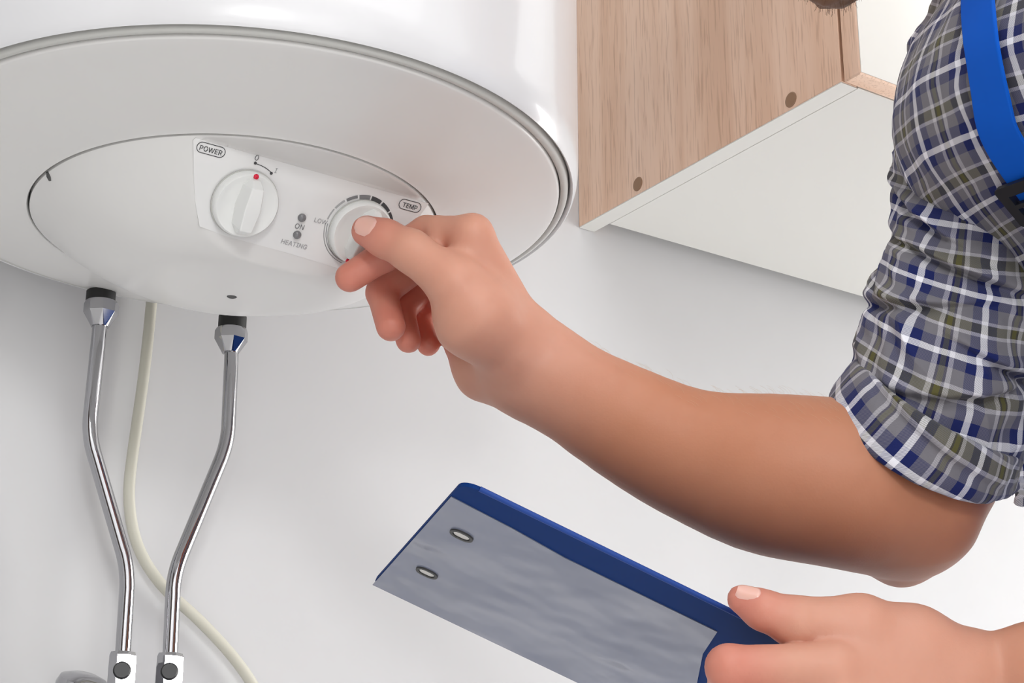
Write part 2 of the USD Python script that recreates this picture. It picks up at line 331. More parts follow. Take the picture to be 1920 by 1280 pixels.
obj('switch_scale', cat([prism(arc_poly(K1, rA - .0002, rA + .0002, *aa), .0002, SM(LIFT))] + [prism(Point(q).buffer(.0009), .00025, SM(LIFT)) for q in (d1, d2)]), 'print_dark', heater, label='thin arc with a dot at each end', smooth=False)
R2 = .0235
for i, (a, w) in enumerate(zip((14, 36, 57.5, 79.5, 101, 123, 145, 166), (.0042, .0042, .0038, .0034, .0027, .0019, .0012, .0008))):
    m_ = 'print_dark' if i < 4 else ('print_mid' if i < 6 else 'print_light')
    obj('temperature_bar', prism(arc_poly(K2, R2 - w, R2, a - 9.3, a + 9.3, 10), .0002, SM(LIFT)), m_, heater, smooth=False)
obj('scale_ring', cat([prism(arc_poly(K2, R2 - .0003 - g, R2 - g, 182, 262, 40), .0002, SM(LIFT)) for g in (0, .0014)]), 'print_mid', heater, label='double hairline arc below LOW', smooth=False)
for q in ((565, 407), (556, 439)):
    il = obj('indicator_lamp', lathe([(0, .0016), (.0012, .0015), (.0022, .0009), (.0026, .0002), (.0026, -.001)], 24, SP(*q) + SN * .0016, SN), 'lens_grey', heater, label='small round grey indicator lens')
def knob(px, py, ang, R=.0203):
    """Round skirt, dished face, a raised grip bar across it; ang is the bar's heading in the plane of the strip."""
    m = at_strip(px, py, .0012)
    c = m[:3, 3]
    sk = lathe([(R + .0004, 0), (R + .0004, .0025), (R, .0050), (R - .0010, .0060), (R - .0030, .0058), (R - .0060, .0048), (.004, .0046), (0.0001, .0046)], 72, c, SN)
    dk = obj('dial', sk, 'knob_plastic', heater, label='round white turning knob', smooth=40)
    obj('dial_ring', lathe([(R + .0004, 0), (R + .0010, 0), (R + .0010, .0009), (R + .0004, .0009)], 72, c, SN), 'seal_grey', dk, smooth=False)
    pts = []
    for s in (-1, 1):
        for x, w, z in ((.0168, .0024, .0045), (.0162, .0020, .0095), (.0130, .0030, .0150), (.0000, .0042, .0162), (.0, .0068, .0045), (.0120, .0055, .0045)):
            for y in (-w, w):
                for dx in ((-1, 1) if x else (0,)):
                    pts.append(m3.Manifold.sphere(.0011, 16).translate([s * x, y, z - .0011]))
    g = m3.Manifold.batch_hull(pts)
    q = g.to_mesh(); t = trimesh.Trimesh(q.vert_properties[:, :3], q.tri_verts, process=False)
    t.apply_transform(at_strip(px, py, .0012, math.radians(ang))); obj('grip', t, 'knob_plastic', dk, smooth=35)
    a = math.radians(ang); red = lathe([(.0002, .0012), (.0014, .0009), (.0018, 0)], 16, c + (SE1 * math.cos(a) + SE2 * math.sin(a)) * (R - .0014) + SN * .0058, SN)
    obj('pointer_dot', red, 'red_mark', dk, label='small red pointer dot')
    return dk
def heading(p0, p1):
    d = s2(*p1) - s2(*p0); return math.degrees(math.atan2(d[1], d[0]))
knob(457, 379, heading((457, 379), (474, 322)))
knob(673, 433, heading((673, 433), (645, 482)))
def on_cover(px, py):
    h, _, _ = cover.ray.intersects_location([CAM], [norm(ray(px, py))]); return h[np.argmin(np.linalg.norm(h - CAM, axis=1))]
q = on_cover(435, 556)
obj('screw_hole', lathe([(.0001, .0004), (.0028, .0004), (.0034, 0)], 24, q, (0, 0, -1)), 'dark_gap', heater, label='small dark screw hole')
q0 = on_cover(90, 322); q1 = on_cover(94, 338)
obj('latch_slot', tube([q0, (q0 + q1) / 2 + [0, 0, -.0004], q1], [.0012, .0016, .0010], 8), 'dark_gap', heater, label='small dark release slit at the cover edge')

# ------------------------------------------------------------------ water pipes
def hexnut(c, r0, r1, h, n=8, taper=True, rot=.50):
    """Faceted union nut from c upwards: straight flats above, a cone of flats below."""
    th = np.linspace(0, 2 * np.pi, n, endpoint=False) + rot
    def ring(r, z): return [(c[0] + r * math.cos(a), c[1] + r * math.sin(a), c[2] + z) for a in th]
    def circ(r, z): return [(c[0] + r * math.cos(a), c[1] + r * math.sin(a), c[2] + z) for a in np.linspace(0, 2 * np.pi, 40, endpoint=False)]
    pts = circ(r0 * .93, h) + ring(r0, h * .9) + ring(r0, h * .55) + circ(r1, 0)
    return trimesh.convex.convex_hull(np.array(pts))
YP = -.052
def water_pipe(label, top, pts, gap, nut_c):
    pl = [PY(*q, YP) for q in pts]
    t0 = PY(*top, YP); base = np.array([pl[-1][0], YP, pl[-1][2]])
    t = thing('water_pipe', label, 'pipe', 'water pipes under the heater', loc=tuple(base))
    n0 = PY(*nut_c, YP)
    obj('sleeve', lathe([(.0095, -.001), (.0108, 0), (.0108, Z0 - gap - n0[2] - .0085), (.0085, Z0 - gap - n0[2] - .0085)], 40, (t0[0], YP, n0[2] + .0085)), 'black_rubber', t, label='black rubber sleeve')
    obj('union_nut', hexnut((n0[0], YP, n0[2] - .0095), .0128, .0064, .019), 'chrome', t, smooth=False, label='faceted chrome union nut at the top')
    path = bend_path([np.array([n0[0], YP, n0[2] + .004])] + pl, .015)
    obj('tube', tube(path, .0055, 28), 'chrome', t, smooth=50)
    e = pl[-1]
    ln = cat([lathe([(.0062, .0105), (.0090, .010), (.0100, .0075), (.0102, 0), (.0102, -.018), (.0075, -.020)], 8, (e[0], YP, e[2]))])
    obj('union_nut', ln, 'chrome', t, smooth=False, label='squat chrome nut at the lower end')
    th = math.atan2(CAM[1] - YP, CAM[0] - e[0])
    obj('nut_inlay', lathe([(.0001, .0014), (.0052, .0014), (.0062, 0)], 20, np.array([e[0] + .0096 * math.cos(th), YP + .0096 * math.sin(th), e[2] - .004]), (math.cos(th), math.sin(th), 0)), 'black_plastic', t, label='dark oval inlay on the nut')
    return e
eL = water_pipe('left bent chrome water pipe with black sleeve beside the cream cable', (190, 545), [(186, 625), (166, 815), (240, 1066), (229, 1250)], .0050, (189, 590))
eR = water_pipe('right bent chrome water pipe with black sleeve crossing the cream cable', (436, 600), [(434, 665), (427, 830), (326, 1075), (318, 1252)], .0012, (433, 640))
def valve(label, e):
    t = thing('shutoff_valve', label, 'valve', 'shut-off valves below the pipes', loc=(e[0], 0, e[2] - .05))
    obj('valve_body', cat([lathe([(.0001, -.062), (.011, -.062), (.012, -.058), (.012, -.024), (.009, -.020), (.0001, -.020)], 32, (e[0], YP, e[2])), tube([(e[0], YP, e[2] - .045), (e[0], -.004, e[2] - .045)], .0095, 24)]), 'chrome', t)
    obj('wall_rosette', lathe([(.0098, 0), (.0160, 0), (.0155, .004), (.0125, .009), (.0100, .010)], 40, (e[0], -.0005, e[2] - .045), (0, -1, 0)), 'chrome', t)
    obj('valve_handle', lathe([(.0001, .022), (.011, .021), (.0125, .016), (.0125, .004), (.006, 0)], 12, (e[0], YP - .012, e[2] - .045), (0, -1, 0)), 'chrome', t)
valve('chrome shut-off valve under the left water pipe', eL); valve('chrome shut-off valve under the right water pipe', eR)
fq = PY(150, 1300, -.03)
ft = thing('pipe_fitting', 'round chrome fitting at the lower left edge of the wall', 'pipe fitting', loc=tuple(fq))
obj('fitting_cap', lathe([(.0001, .014), (.010, .0135), (.0165, .011), (.0185, .006), (.0185, 0)], 40, fq, (0, -.45, .9)), 'chrome', ft)
obj('fitting_stem', tube([fq + [0, .0, -.002], fq + [.012, .0305, -.012]], .010, 20), 'chrome', ft)
cp = [PY(*q, -.014) for q in ((285, 552), (281, 600), (270, 700), (256, 800), (244, 890), (243, 950), (254, 1010), (280, 1065), (318, 1112), (360, 1150), (405, 1195), (440, 1235), (475, 1285), (510, 1345), (545, 1420))]
cp += [cp[-1] + np.array([.02, .004, -.07]), cp[-1] + np.array([.035, .012, -.13]), cp[-1] + np.array([.04, .016, -.16])]
cs = CubicSpline(np.arange(len(cp)), np.array(cp)); cpts = cs(np.linspace(0, len(cp) - 1, 140))
top = np.array([[cp[0][0] + .002, -.016, Z0 + .05]]); cpts = np.vstack([top, cpts])
tag(obj('power_cable', tube(cpts, .0043, 18), 'cable_cream', None, smooth=60), 'cream power cable curving down the white wall behind the pipes', 'cable')

# ------------------------------------------------------------------ wall cabinet
cx0, cz0 = .4694, Z0 + .1838; yf = -.3485; cx1 = 1.32; ct = cz0 + .72; th = .018
cab = thing('wall_cabinet', 'wood-sided wall cabinet with white bottom and white doors', 'cabinet', loc=(cx0, 0, cz0))
obj('side_panel', box(cx0, cx0 + th - .0006, yf, -.0005, cz0 + .0008, ct, .0006), 'oak', cab, label='light oak side panel', smooth=False)
obj('side_panel', box(cx1 - th + .0006, cx1, yf, -.0005, cz0 + .0008, ct, .0006), 'oak', cab, label='light oak side panel', smooth=False)
obj('edge_band', box(cx0 + .0003, cx0 + th - .0006, yf + .0004, -.0008, cz0, cz0 + .0009), 'white_laminate', cab, label='white lower edge of the side panel', smooth=False)
bk = PZ(1135, 418, cz0)
obj('bottom_panel', box(cx0 + th, cx1 - th, yf, bk[1], cz0, cz0 + th, .0006), 'white_laminate', cab, label='smooth white bottom panel', smooth=False)
obj('top_panel', box(cx0 + th, cx1 - th, yf, -.0005, ct - th, ct, .0006), 'white_laminate', cab, smooth=False)
obj('back_panel', box(cx0 + th, cx1 - th, -.016, -.008, cz0 + th, ct - th), 'white_laminate', cab, smooth=False)
nt = PZ(1690, 190, cz0)
xm = nt[0]; 
for i, (a, b) in enumerate(((cx0, (cx0 + cx1) / 2 - .0015), ((cx0 + cx1) / 2 + .0015, cx1))):
    d = obj('door', box(a, b, yf - .0025 - .018, yf - .0025, cz0 - .001, ct, .0012), 'oak', cab, label='cabinet door with oak edges', smooth=False)
    obj('door_face', box(a + .0012, b - .0012, yf - .0212, yf - .0204, cz0 + .0006, ct - .001), 'white_laminate', d, label='white front of the door', smooth=False)
for q in ((1196, 345), (1483, 187)):
    c = PN(*q, (1, 0, 0), cx0)
    obj('screw_cap', lathe([(.0001, .0009), (.0058, .0008), (.0066, .0003), (.0067, -.0005)], 28, c, (-1, 0, 0)), 'cap_brown', cab, label='round brown screw cover')

# ------------------------------------------------------------------ signed-distance bodies
class Field:
    def __init__(s, lo, hi, h):
        s.h = h; s.lo = np.asarray(lo, float) - 3 * h; s.n = np.ceil((np.asarray(hi) + 3 * h - s.lo) / h).astype(int) + 1
        s.d = np.full(s.n, .05, np.float32)
    def local(s, lo, hi):
        a = np.clip(np.floor((lo - s.lo) / s.h).astype(int), 0, s.n - 1); b = np.clip(np.ceil((hi - s.lo) / s.h).astype(int) + 1, 1, s.n)
        ax = [s.lo[i] + s.h * np.arange(a[i], b[i]) for i in range(3)]
        return tuple(slice(a[i], b[i]) for i in range(3)), np.stack(np.meshgrid(*ax, indexing='ij'), -1).astype(np.float32)
    def bone(s, a, ra, b, rb, k=.01, flat=None, fs=1., sub=False):
        a, b = np.asarray(a, float), np.asarray(b, float); m = max(ra, rb) * max(1, fs) + k + 2 * s.h
        sl, X = s.local(np.minimum(a, b) - m, np.maximum(a, b) + m)
        if X.size == 0: return
        ab = b - a; L = ab @ ab + 1e-12; t = np.clip(((X - a.astype(np.float32)) @ ab.astype(np.float32)) / L, 0, 1)
        p = X - a.astype(np.float32) - t[..., None] * ab.astype(np.float32)
        if flat is not None:
            c = p @ flat.astype(np.float32); p = p - (c * (1 - 1 / fs))[..., None] * flat.astype(np.float32)
        dd = np.sqrt((p * p).sum(-1)) - (ra + (rb - ra) * t)
        o = s.d[sl]
        if sub: s.d[sl] = -smin(-o, dd, k)
        else: s.d[sl] = smin(o, dd, k)
    def chain(s, pts, rs, k=.004, **kw):
        for a, b, ra, rb in zip(pts, pts[1:], rs, rs[1:]): s.bone(a, ra, b, rb, k, **kw)
    def merge(s, o, k): s.d = smin(s.d, o.d, k)
    def mesh(s, iters=2):
        D = s.d; n = D.shape; ins = D < 0
        c = np.zeros([n[0] - 1, n[1] - 1, n[2] - 1], np.int8)
        for i, j, k in np.ndindex(2, 2, 2): c += ins[i:n[0] - 1 + i, j:n[1] - 1 + j, k:n[2] - 1 + k]
        cells = np.argwhere((c > 0) & (c < 8)); idx = -np.ones(c.shape, np.int64); idx[tuple(cells.T)] = np.arange(len(cells))
        acc = np.zeros((len(cells), 3)); cnt = np.zeros(len(cells)); F = []
        corners = list(np.ndindex(2, 2, 2))
        for a in corners:
            for axx in range(3):
                if a[axx]: continue
                b = list(a); b[axx] = 1
                va = D[tuple((cells + a).T)]; vb = D[tuple((cells + b).T)]; x = (va < 0) != (vb < 0)
                t = va[x] / (va[x] - vb[x]); p = np.tile(np.array(a, float), (x.sum(), 1)); p[:, axx] += t; acc[x] += p; cnt[x] += 1
        V = s.lo + s.h * (cells + acc / cnt[:, None])
        for axx in range(3):
            o1, o2 = [(1, 2), (2, 0), (0, 1)][axx]
            A = np.moveaxis(ins, (axx, o1, o2), (0, 1, 2))
            e = np.argwhere(A[:-1, 1:-1, 1:-1] != A[1:, 1:-1, 1:-1])
            sg = A[:-1, 1:-1, 1:-1][tuple(e.T)]
            e = e + [0, 1, 1]; I = np.moveaxis(idx, (axx, o1, o2), (0, 1, 2))
            q = np.stack([I[e[:, 0], e[:, 1] - 1, e[:, 2] - 1], I[e[:, 0], e[:, 1], e[:, 2] - 1], I[e[:, 0], e[:, 1], e[:, 2]], I[e[:, 0], e[:, 1] - 1, e[:, 2]]], 1)
            q[~sg] = q[~sg][:, ::-1]; F.append(q)
        q = np.vstack(F); t = trimesh.Trimesh(V, np.vstack([q[:, [0, 1, 2]], q[:, [0, 2, 3]]]), process=False)
        e = t.edges_unique; n_ = len(V); ones = np.ones(len(e))
        W = coo_matrix((np.r_[ones, ones], (np.r_[e[:, 0], e[:, 1]], np.r_[e[:, 1], e[:, 0]])), (n_, n_)).tocsr(); dg = np.maximum(np.asarray(W.sum(1)).ravel(), 1)[:, None]
        x = V.copy()
        for _ in range(iters):
            for f_ in (.5, -.52): x = x + f_ * (W @ x / dg - x)
        return trimesh.Trimesh(x, t.faces, process=False)
def J(*rows):
    """Joints given as (picture x, picture y, distance, radius in picture units) -> points and radii in metres."""
    return [P(x, y, k) for x, y, k, r in rows], [r * k / FPX for x, y, k, r in rows]
def split(js): return js[0], js[1]

person = thing('person', 'person in blue plaid shirt turning the right-hand dial and holding a folder', 'person', loc=(.50, -.68, 0))
# ---- right arm and hand
SH_R = P(1850, 150, 1.27)
arm_p, arm_r = J((1858, 200, 1.262, 112), (1806, 520, 1.20, 126), (1700, 938, 1.135, 139), (1590, 908, 1.125, 152), (1450, 890, 1.125, 146), (1305, 855, 1.13, 118), (1165, 788, 1.135, 101), (1020, 697, 1.148, 84), (975, 655, 1.150, 80))
wr_p, wr_r = J((1030, 712, 1.155, 80), (985, 697, 1.160, 74), (912, 690, 1.176, 54), (872, 645, 1.188, 40))
meta = [J((962, 612, 1.150, 56), (886, 440, 1.140, 37)), J((955, 625, 1.165, 54), (870, 468, 1.160, 34)), J((945, 645, 1.180, 50), (862, 512, 1.177, 32)), J((930, 662, 1.192, 46), (858, 556, 1.192, 29))]
thenar = J((955, 650, 1.140, 66), (892, 592, 1.130, 76), (852, 532, 1.124, 50))
thumb = J((852, 532, 1.124, 49), (770, 470, 1.133, 38), (722, 447, 1.140, 34), (688, 433, 1.1445, 29.5))
web = J((850, 506, 1.132, 30), (882, 466, 1.142, 32))
ind = J((886, 440, 1.140, 37), (800, 436, 1.160, 31), (722, 478, 1.160, 30), (656, 520, 1.156, 28))
mid = J((870, 468, 1.160, 34), (788, 492, 1.188, 31), (716, 548, 1.180, 29), (733, 612, 1.160, 28))
rng = J((862, 512, 1.177, 32), (800, 528, 1.208, 28), (752, 582, 1.196, 25.5), (766, 638, 1.178, 24))
pnk = J((858, 556, 1.192, 29), (816, 562, 1.216, 25), (788, 602, 1.207, 22.5), (803, 646, 1.192, 21.5))
allp = np.array(arm_p + wr_p + sum([j[0] for j in meta + [thenar, thumb, ind, mid, rng, pnk]], []))
lo, hi = allp.min(0) - .07, allp.max(0) + .07
HB = .0019
vdir = norm(ray(1200, 750))
body = Field(lo, hi, HB)
_t = np.arange(len(arm_p)); _q = np.linspace(0, len(arm_p) - 1, 29)
arm_c = PchipInterpolator(_t, np.array(arm_p))(_q); arm_cr = PchipInterpolator(_t, np.array(arm_r))(_q)
for i in range(len(arm_c) - 1):
    fs = np.interp(_q[i], [0, 3, 5, 7], [1, 1, .9, .78]); body.bone(arm_c[i], arm_cr[i], arm_c[i + 1], arm_cr[i + 1], .006, vdir, fs)
eb_p, eb_r = J((1688, 1046, 1.150, 48), (1694, 990, 1.14, 92)); body.bone(eb_p[0], eb_r[0], eb_p[1], eb_r[1], .02)
ul_p, ul_r = J((1120, 690, 1.165, 34), (1060, 668, 1.165, 30)); body.bone(ul_p[0], ul_r[0], ul_p[1], ul_r[1], .012)
body.chain(*wr_p and (wr_p, wr_r), k=.014)
for j in meta: body.chain(*j, k=.009)
body.chain(*thenar, k=.010); body.chain(*web, k=.008); body.chain(*J((818, 428, 1.152, 17), (812, 486, 1.138, 15)), k=.0022)
fing = Field(lo, hi, HB)
for j in (ind, mid, rng, pnk):
    g = Field(lo, hi, HB); g.chain(*j, k=.0035)
    fing.merge(g, .0012)
tf = Field(lo, hi, HB); tf.chain(*thumb, k=.006); fing.merge(tf, .0010)
body.merge(fing, .0055)
right_arm = body.mesh()
del fing, tf, g
# ---- left arm and hand
larm_p, larm_r = J((1850, 1262, 1.005, 72), (1950, 1262, .995, 90), (2150, 1235, .975, 122), (2420, 1185, .95, 145), (2560, 1140, .93, 140)); SH_L = np.array([.41, -.865, Z0 + .055])
lmeta = [J((1800, 1262, 1.00, 66), (1560, 1252, .972, 48)), J((1810, 1290, 1.0, 62), (1580, 1318, .968, 47)), J((1815, 1310, 1.0, 60), (1605, 1378, .970, 45)), J((1820, 1330, 1.0, 56), (1635, 1430, .976, 40))]
lthumb = J((1612, 1174, .990, 58), (1490, 1165, .985, 46), (1430, 1143, .984, 36), (1391, 1123, .986, 28))
lthen = J((1800, 1245, 1.0, 66), (1715, 1204, .997, 62), (1612, 1174, .990, 58))
lind = J((1560, 1252, .972, 48), (1365, 1250, .966, 40), (1362, 1296, .992, 35), (1392, 1302, 1.018, 31))
lmid = J((1580, 1318, .968, 47), (1368, 1332, .962, 41), (1362, 1372, .995, 35), (1395, 1372, 1.02, 31))
lrng = J((1605, 1378, .970, 45), (1410, 1402, .968, 38), (1400, 1438, .998, 33), (1430, 1436, 1.02, 29))
lpnk = J((1635, 1430, .976, 40), (1478, 1462, .978, 33), (1466, 1490, 1.0, 28), (1490, 1486, 1.018, 25))
allp = np.array(larm_p + sum([j[0] for j in lmeta + [lthumb, lind, lmid, lrng, lpnk]], []) + [SH_L])
lo, hi = allp.min(0) - .06, allp.max(0) + .06
lb = Field(lo, hi, .0024)
for i in range(len(larm_p) - 1): lb.bone(larm_p[i], larm_r[i], larm_p[i + 1], larm_r[i + 1], .012, vdir, np.interp(i, [0, 2], [.75, 1]))
lb.bone(larm_p[-1], .044, SH_L, .044, .02)
for j in lmeta: lb.chain(*j, k=.010)
lb.chain(*lthen, k=.012)
fing = Field(lo, hi, .0024)
for j in (lind, lmid, lrng, lpnk, lthumb):
    g = Field(lo, hi, .0024); g.chain(*j, k=.005); fing.merge(g, .0012)
lb.merge(fing, .006)
left_arm = lb.mesh(); del fing, g
# ---- head, neck and trunk (mostly above and right of the frame)
CH = P(1588, -6, 1.15)                                    # tip of the beard
LK = norm(np.array([.03, -.34, Z0 - .05]) - (CH + [.05, 0, .12])); LK = norm(LK * [1, 1, .6]); HU = norm(np.array([0, 0, 1.]) - LK * LK[2]); HR = np.cross(LK, HU)
HC = CH - LK * .070 + HU * .128
def H(f, r, u): return HC + LK * f + HR * r + HU * u
NB = np.array([.405, -.705, Z0 + .135])
lo = np.minimum(HC - .16, [.30, -.96, .0]); hi = np.maximum(HC + .17, [.78, -.40, Z0 + .25])
hb = Field(np.minimum(HC - .15, NB - .2), np.maximum(HC + .16, NB + .2), .0035)
hb.bone(H(-.025, 0, .035), .080, H(.012, 0, .030), .074, .02); hb.bone(H(.03, 0, -.02), .058, H(.052, 0, -.075), .036, .03)
hb.bone(H(.02, .045, -.03), .024, H(.062, .018, -.095), .018, .03); hb.bone(H(.02, -.045, -.03), .024, H(.062, -.018, -.095), .018, .03); hb.bone(H(.066, -.012, -.098), .016, H(.066, .012, -.098), .016, .02)
hb.bone(H(.086, 0, .012), .008, H(.104, 0, -.022), .012, .010); hb.bone(H(.098, -.012, -.024), .007, H(.098, .012, -.024), .007, .006)
hb.bone(H(.084, -.045, .022), .008, H(.090, .045, .022), .008, .014)
for s in (-1, 1):
    hb.bone(H(.090, s * .032, .004), .010, H(.088, s * .034, .004), .010, .010, sub=True)
    hb.bone(H(-.01, s * .078, .018), .014, H(-.016, s * .082, -.022), .010, .008, HR, .5)
hb.bone(H(.086, -.018, -.052), .007, H(.086, .018, -.052), .007, .006); hb.bone(H(.084, -.016, -.061), .007, H(.084, .016, -.061), .007, .006)
hb.bone(H(-.02, 0, -.03), .056, NB, .060, .03); hb.bone(NB, .06, NB + [.01, .07, -.06], .035, .03); hb.bone(NB, .06, NB + [.01, -.07, -.06], .035, .03)
head = hb.mesh()
def tone(v):
    """Skin colour: tanned forearms, paler pinker hands, redder fingertips."""
    tan, hand, tip = np.array(lin((188, 127, 97))), np.array(lin((205, 150, 128))), np.array(lin((202, 116, 102)))
    def near(p, q, r0, r1):
        d = np.min(np.stack([np.linalg.norm(v - x, axis=1) for x in p]), 0); return np.clip((r1 - d) / (r1 - r0), 0, 1)[:, None]
    c = np.tile(tan, (len(v), 1))
    w = near([P(930, 580, 1.15), P(860, 480, 1.15), P(760, 470, 1.14), P(1560, 1240, .98), P(1480, 1180, .98), P(1640, 1250, .98)], 0, .045, .115); c = c * (1 - w) + hand * w
    tips = [j[0][i] for j in (ind, mid, rng, pnk) for i in (2, 3)] + [(ind[0][2] + ind[0][3]) / 2, thumb[0][-1]] + [lthumb[0][-1], lind[0][1]]
    w = near(tips, 0, .008, .034) * .65; c = c * (1 - w) + tip * w
    return c
bm = cat([right_arm, left_arm, head])
body_o = obj('body', bm, 'skin', person, smooth=True)
g = UsdGeom.Mesh(body_o); cc = tone(np.array(bm.vertices))
UsdGeom.PrimvarsAPI(g).CreatePrimvar('skin_tone', Sdf.ValueTypeNames.Color3fArray, 'vertex').Set(Vt.Vec3fArray.FromNumpy(cc.astype(np.float32)))
# ---- fingernails
def nail(mesh, a, b, toward, length, width, back=.0):
    """A curved plate laid on the finger mesh near its tip a (b is the joint behind it), on the side facing 'toward'."""
    ax = norm(a - b); up = norm(toward - ax * (toward @ ax)); side = np.cross(up, ax)
    nu, nv = 25, 17; pr = trimesh.proximity.ProximityQuery(mesh); rows = []
    for i in range(nu):
        t = -1 + 2 * i / (nu - 1)
        for j in range(nv):
            s = -1 + 2 * j / (nv - 1); k = math.sqrt(max(0, 1 - .55 * abs(t) ** 3)); rows.append(a + ax * (t * length / 2 - back) + side * (s * width / 2 * k))
    rows = np.array(rows); org = rows + up * .03
    loc, ri, _ = mesh.ray.intersects_location(org, np.tile(-up, (len(org), 1)), multiple_hits=False)
    z = np.full(len(rows), np.nan); z[ri] = (loc - rows[ri]) @ up; z = np.where(np.isnan(z), np.nanmin(z), z)
    tt = np.repeat(np.linspace(-1, 1, nu), nv); ss = np.tile(np.linspace(-1, 1, nv), nu)
    Q = np.stack([np.ones(len(tt)), tt, ss, tt * tt, ss * ss, tt * ss], 1); ok = np.abs(ss) < .85; z = Q @ np.linalg.lstsq(Q[ok], z[ok], rcond=None)[0]
    top = rows + up[None] * (z + .0007 - .0009 * np.maximum(np.abs(ss) ** 4, np.clip(-tt, 0, 1) ** 6))[:, None]; bot = rows + up[None] * (z - .0012)[:, None]
    V = np.vstack([top, bot]); i = np.arange(nu - 1)[:, None] * nv; j = np.arange(nv - 1)[None]
    q = np.stack([i + j, i + nv + j, i + nv + j + 1, i + j + 1], -1).reshape(-1, 4); n = nu * nv
    m = trimesh.Trimesh(V, np.vstack([q[:, [0, 1, 2]], q[:, [0, 2, 3]], q[:, [0, 2, 1]] + n, q[:, [0, 3, 2]] + n]), process=False)
    return m
tocam = norm(CAM - thumb[0][-1])
obj('fingernail', nail(right_arm, thumb[0][-1], thumb[0][1], tocam + UP * .35, .0138, .0134, .0020), 'nail', body_o, smooth=60)
obj('fingernail', nail(left_arm, lthumb[0][-1], lthumb[0][1], tocam * .75 + UP * .75 + RT * .25, .012, .0105, .001), 'nail', body_o, smooth=60)

# ---- shirt
def grid_mesh(V, close=True):
    m, n = V.shape[:2]; i = np.arange(m - 1)[:, None] * n
    if close: k = np.arange(n - 1)[None]; k2 = k + 1
    q = np.stack([i + k, i + k2, i + n + k2, i + n + k], -1).reshape(-1, 4); return trimesh.Trimesh(V.reshape(-1, 3), np.vstack([q[:, [0, 1, 2]], q[:, [0, 2, 3]]]), process=False)
def fold_noise(p, seed): return meshkit.fbm(p, 3, seed)
def sleeve_surface(L, R, ks, b, nm, nt, disp, tilt=None, axis=None):
    """Rings between a left and a right outline point (picture coordinates), at distances ks, half depth b."""
    L, R, ks, b = map(lambda a: np.asarray(a, float), (L, R, ks, b)); s = np.linspace(0, 1, len(L)); t = np.linspace(0, 1, nm)
    f = lambda a: PchipInterpolator(s, a)(t)
    l, r, k, bb = f(L), f(R), f(ks), f(b); tl = f(np.asarray(tilt if tilt is not None else np.zeros(len(L))))
    pl = np.array([P(*q, kk) for q, kk in zip(l, k)]); pr = np.array([P(*q, kk) for q, kk in zip(r, k)]); c = (pl + pr) / 2; e1 = (pr - pl) / 2
    vd = np.array([norm(q - CAM) for q in c]); ln = np.linalg.norm(e1, axis=1)
    ax = np.gradient(c, axis=0); ax /= np.linalg.norm(ax, axis=1)[:, None]
    if axis is not None: ax = np.tile(axis, (nm, 1))
    e2 = -vd * bb[:, None] - ax * (tl * bb)[:, None]
    th = np.linspace(0, 2 * np.pi, nt); V = c[:, None] + e1[:, None] * np.cos(th)[None, :, None] + e2[:, None] * np.sin(th)[None, :, None]
    N = (e1 / ln[:, None] ** 2)[:, None] * np.cos(th)[None, :, None] + (e2 / (bb ** 2)[:, None])[:, None] * np.sin(th)[None, :, None]; N /= np.linalg.norm(N, axis=2)[..., None]
    ds = np.concatenate([[0], np.cumsum(np.linalg.norm(np.diff(c, axis=0), axis=1))])
    arc = np.linalg.norm(np.diff(V, axis=1), axis=2).mean(0); av = np.concatenate([[0], np.cumsum(arc)])
    S, A = np.meshgrid(ds, av, indexing='ij'); T, TH = np.meshgrid(t, th, indexing='ij')
    d = disp(S, A, T, TH); V = V + N * d[..., None]; return V, S, A
def tubefold(S, TH, T, seed, a=.006):
    """Cloth folds: long ridges running round the arm with a slight slant."""
    x = np.stack([S * 26 + .9 * np.sin(TH + 1.1 + 3 * S), np.cos(TH) * 1.25 + 3, np.sin(TH) * 1.25 + 5], -1)
    n1 = meshkit.fbm(x, 3, seed); r = 1 - np.abs(2 * n1 - 1) * 2.2
    n2 = meshkit.fbm(np.stack([S * 60, np.cos(TH) * 3, np.sin(TH) * 3], -1), 2, seed + 7) - .5
    return a * (r * .75 - .35) + .0025 * n2
def crease(S, TH, s0, th0, slope, width, span, depth):
    """One pressed fold: a valley with a raised lip beside it."""
    d = (S - s0 - slope * (TH - th0)); w = np.exp(-((TH - th0) / span) ** 2)
    return w * (-1.3 * depth * np.exp(-(d / width) ** 2) + .8 * depth * np.exp(-((d - 1.9 * width) / (1.3 * width)) ** 2))
SL = [(1566, 742), (1592, 690), (1612, 630), (1634, 545), (1655, 470), (1668, 425), (1678, 330), (1688, 210), (1704, 100), (1742, 10), (1790, -70), (1840, -130)]
SR = [(1900, 905), (1922, 840), (1945, 740), (1955, 640), (1962, 545), (1960, 470), (1970, 380), (1985, 280), (2000, 180), (2000, 90), (1985, 0), (1960, -80)]
SK = [1.145, 1.148, 1.153, 1.165, 1.18, 1.19, 1.205, 1.23, 1.25, 1.262, 1.27, 1.275]
SB = [.056, .057, .057, .058, .058, .058, .060, .064, .066, .062, .05, .03]
def dsl(S, A, T, TH):
    d = tubefold(S, TH, T, 3, .0085) * np.clip(1.25 - T * .6, .4, 1)
    d += crease(S, TH, .125, 1.7, .010, .0035, 1.0, .0065) + crease(S, TH, .088, 2.2, -.018, .004, .9, .006) + crease(S, TH, .155, 2.4, .02, .004, .8, .006) + crease(S, TH, .045, 1.3, -.016, .0035, .9, .005) + crease(S, TH, .20, 1.2, .03, .005, .8, .006) + crease(S, TH, .066, .9, .016, .0035, .7, .005)
    return d
V, S, A = sleeve_surface(SL, SR, SK, SB, 260, 260, dsl, tilt=[.34, .30, .26, .22, .2, .15, .1, 0, 0, 0, 0, 0])
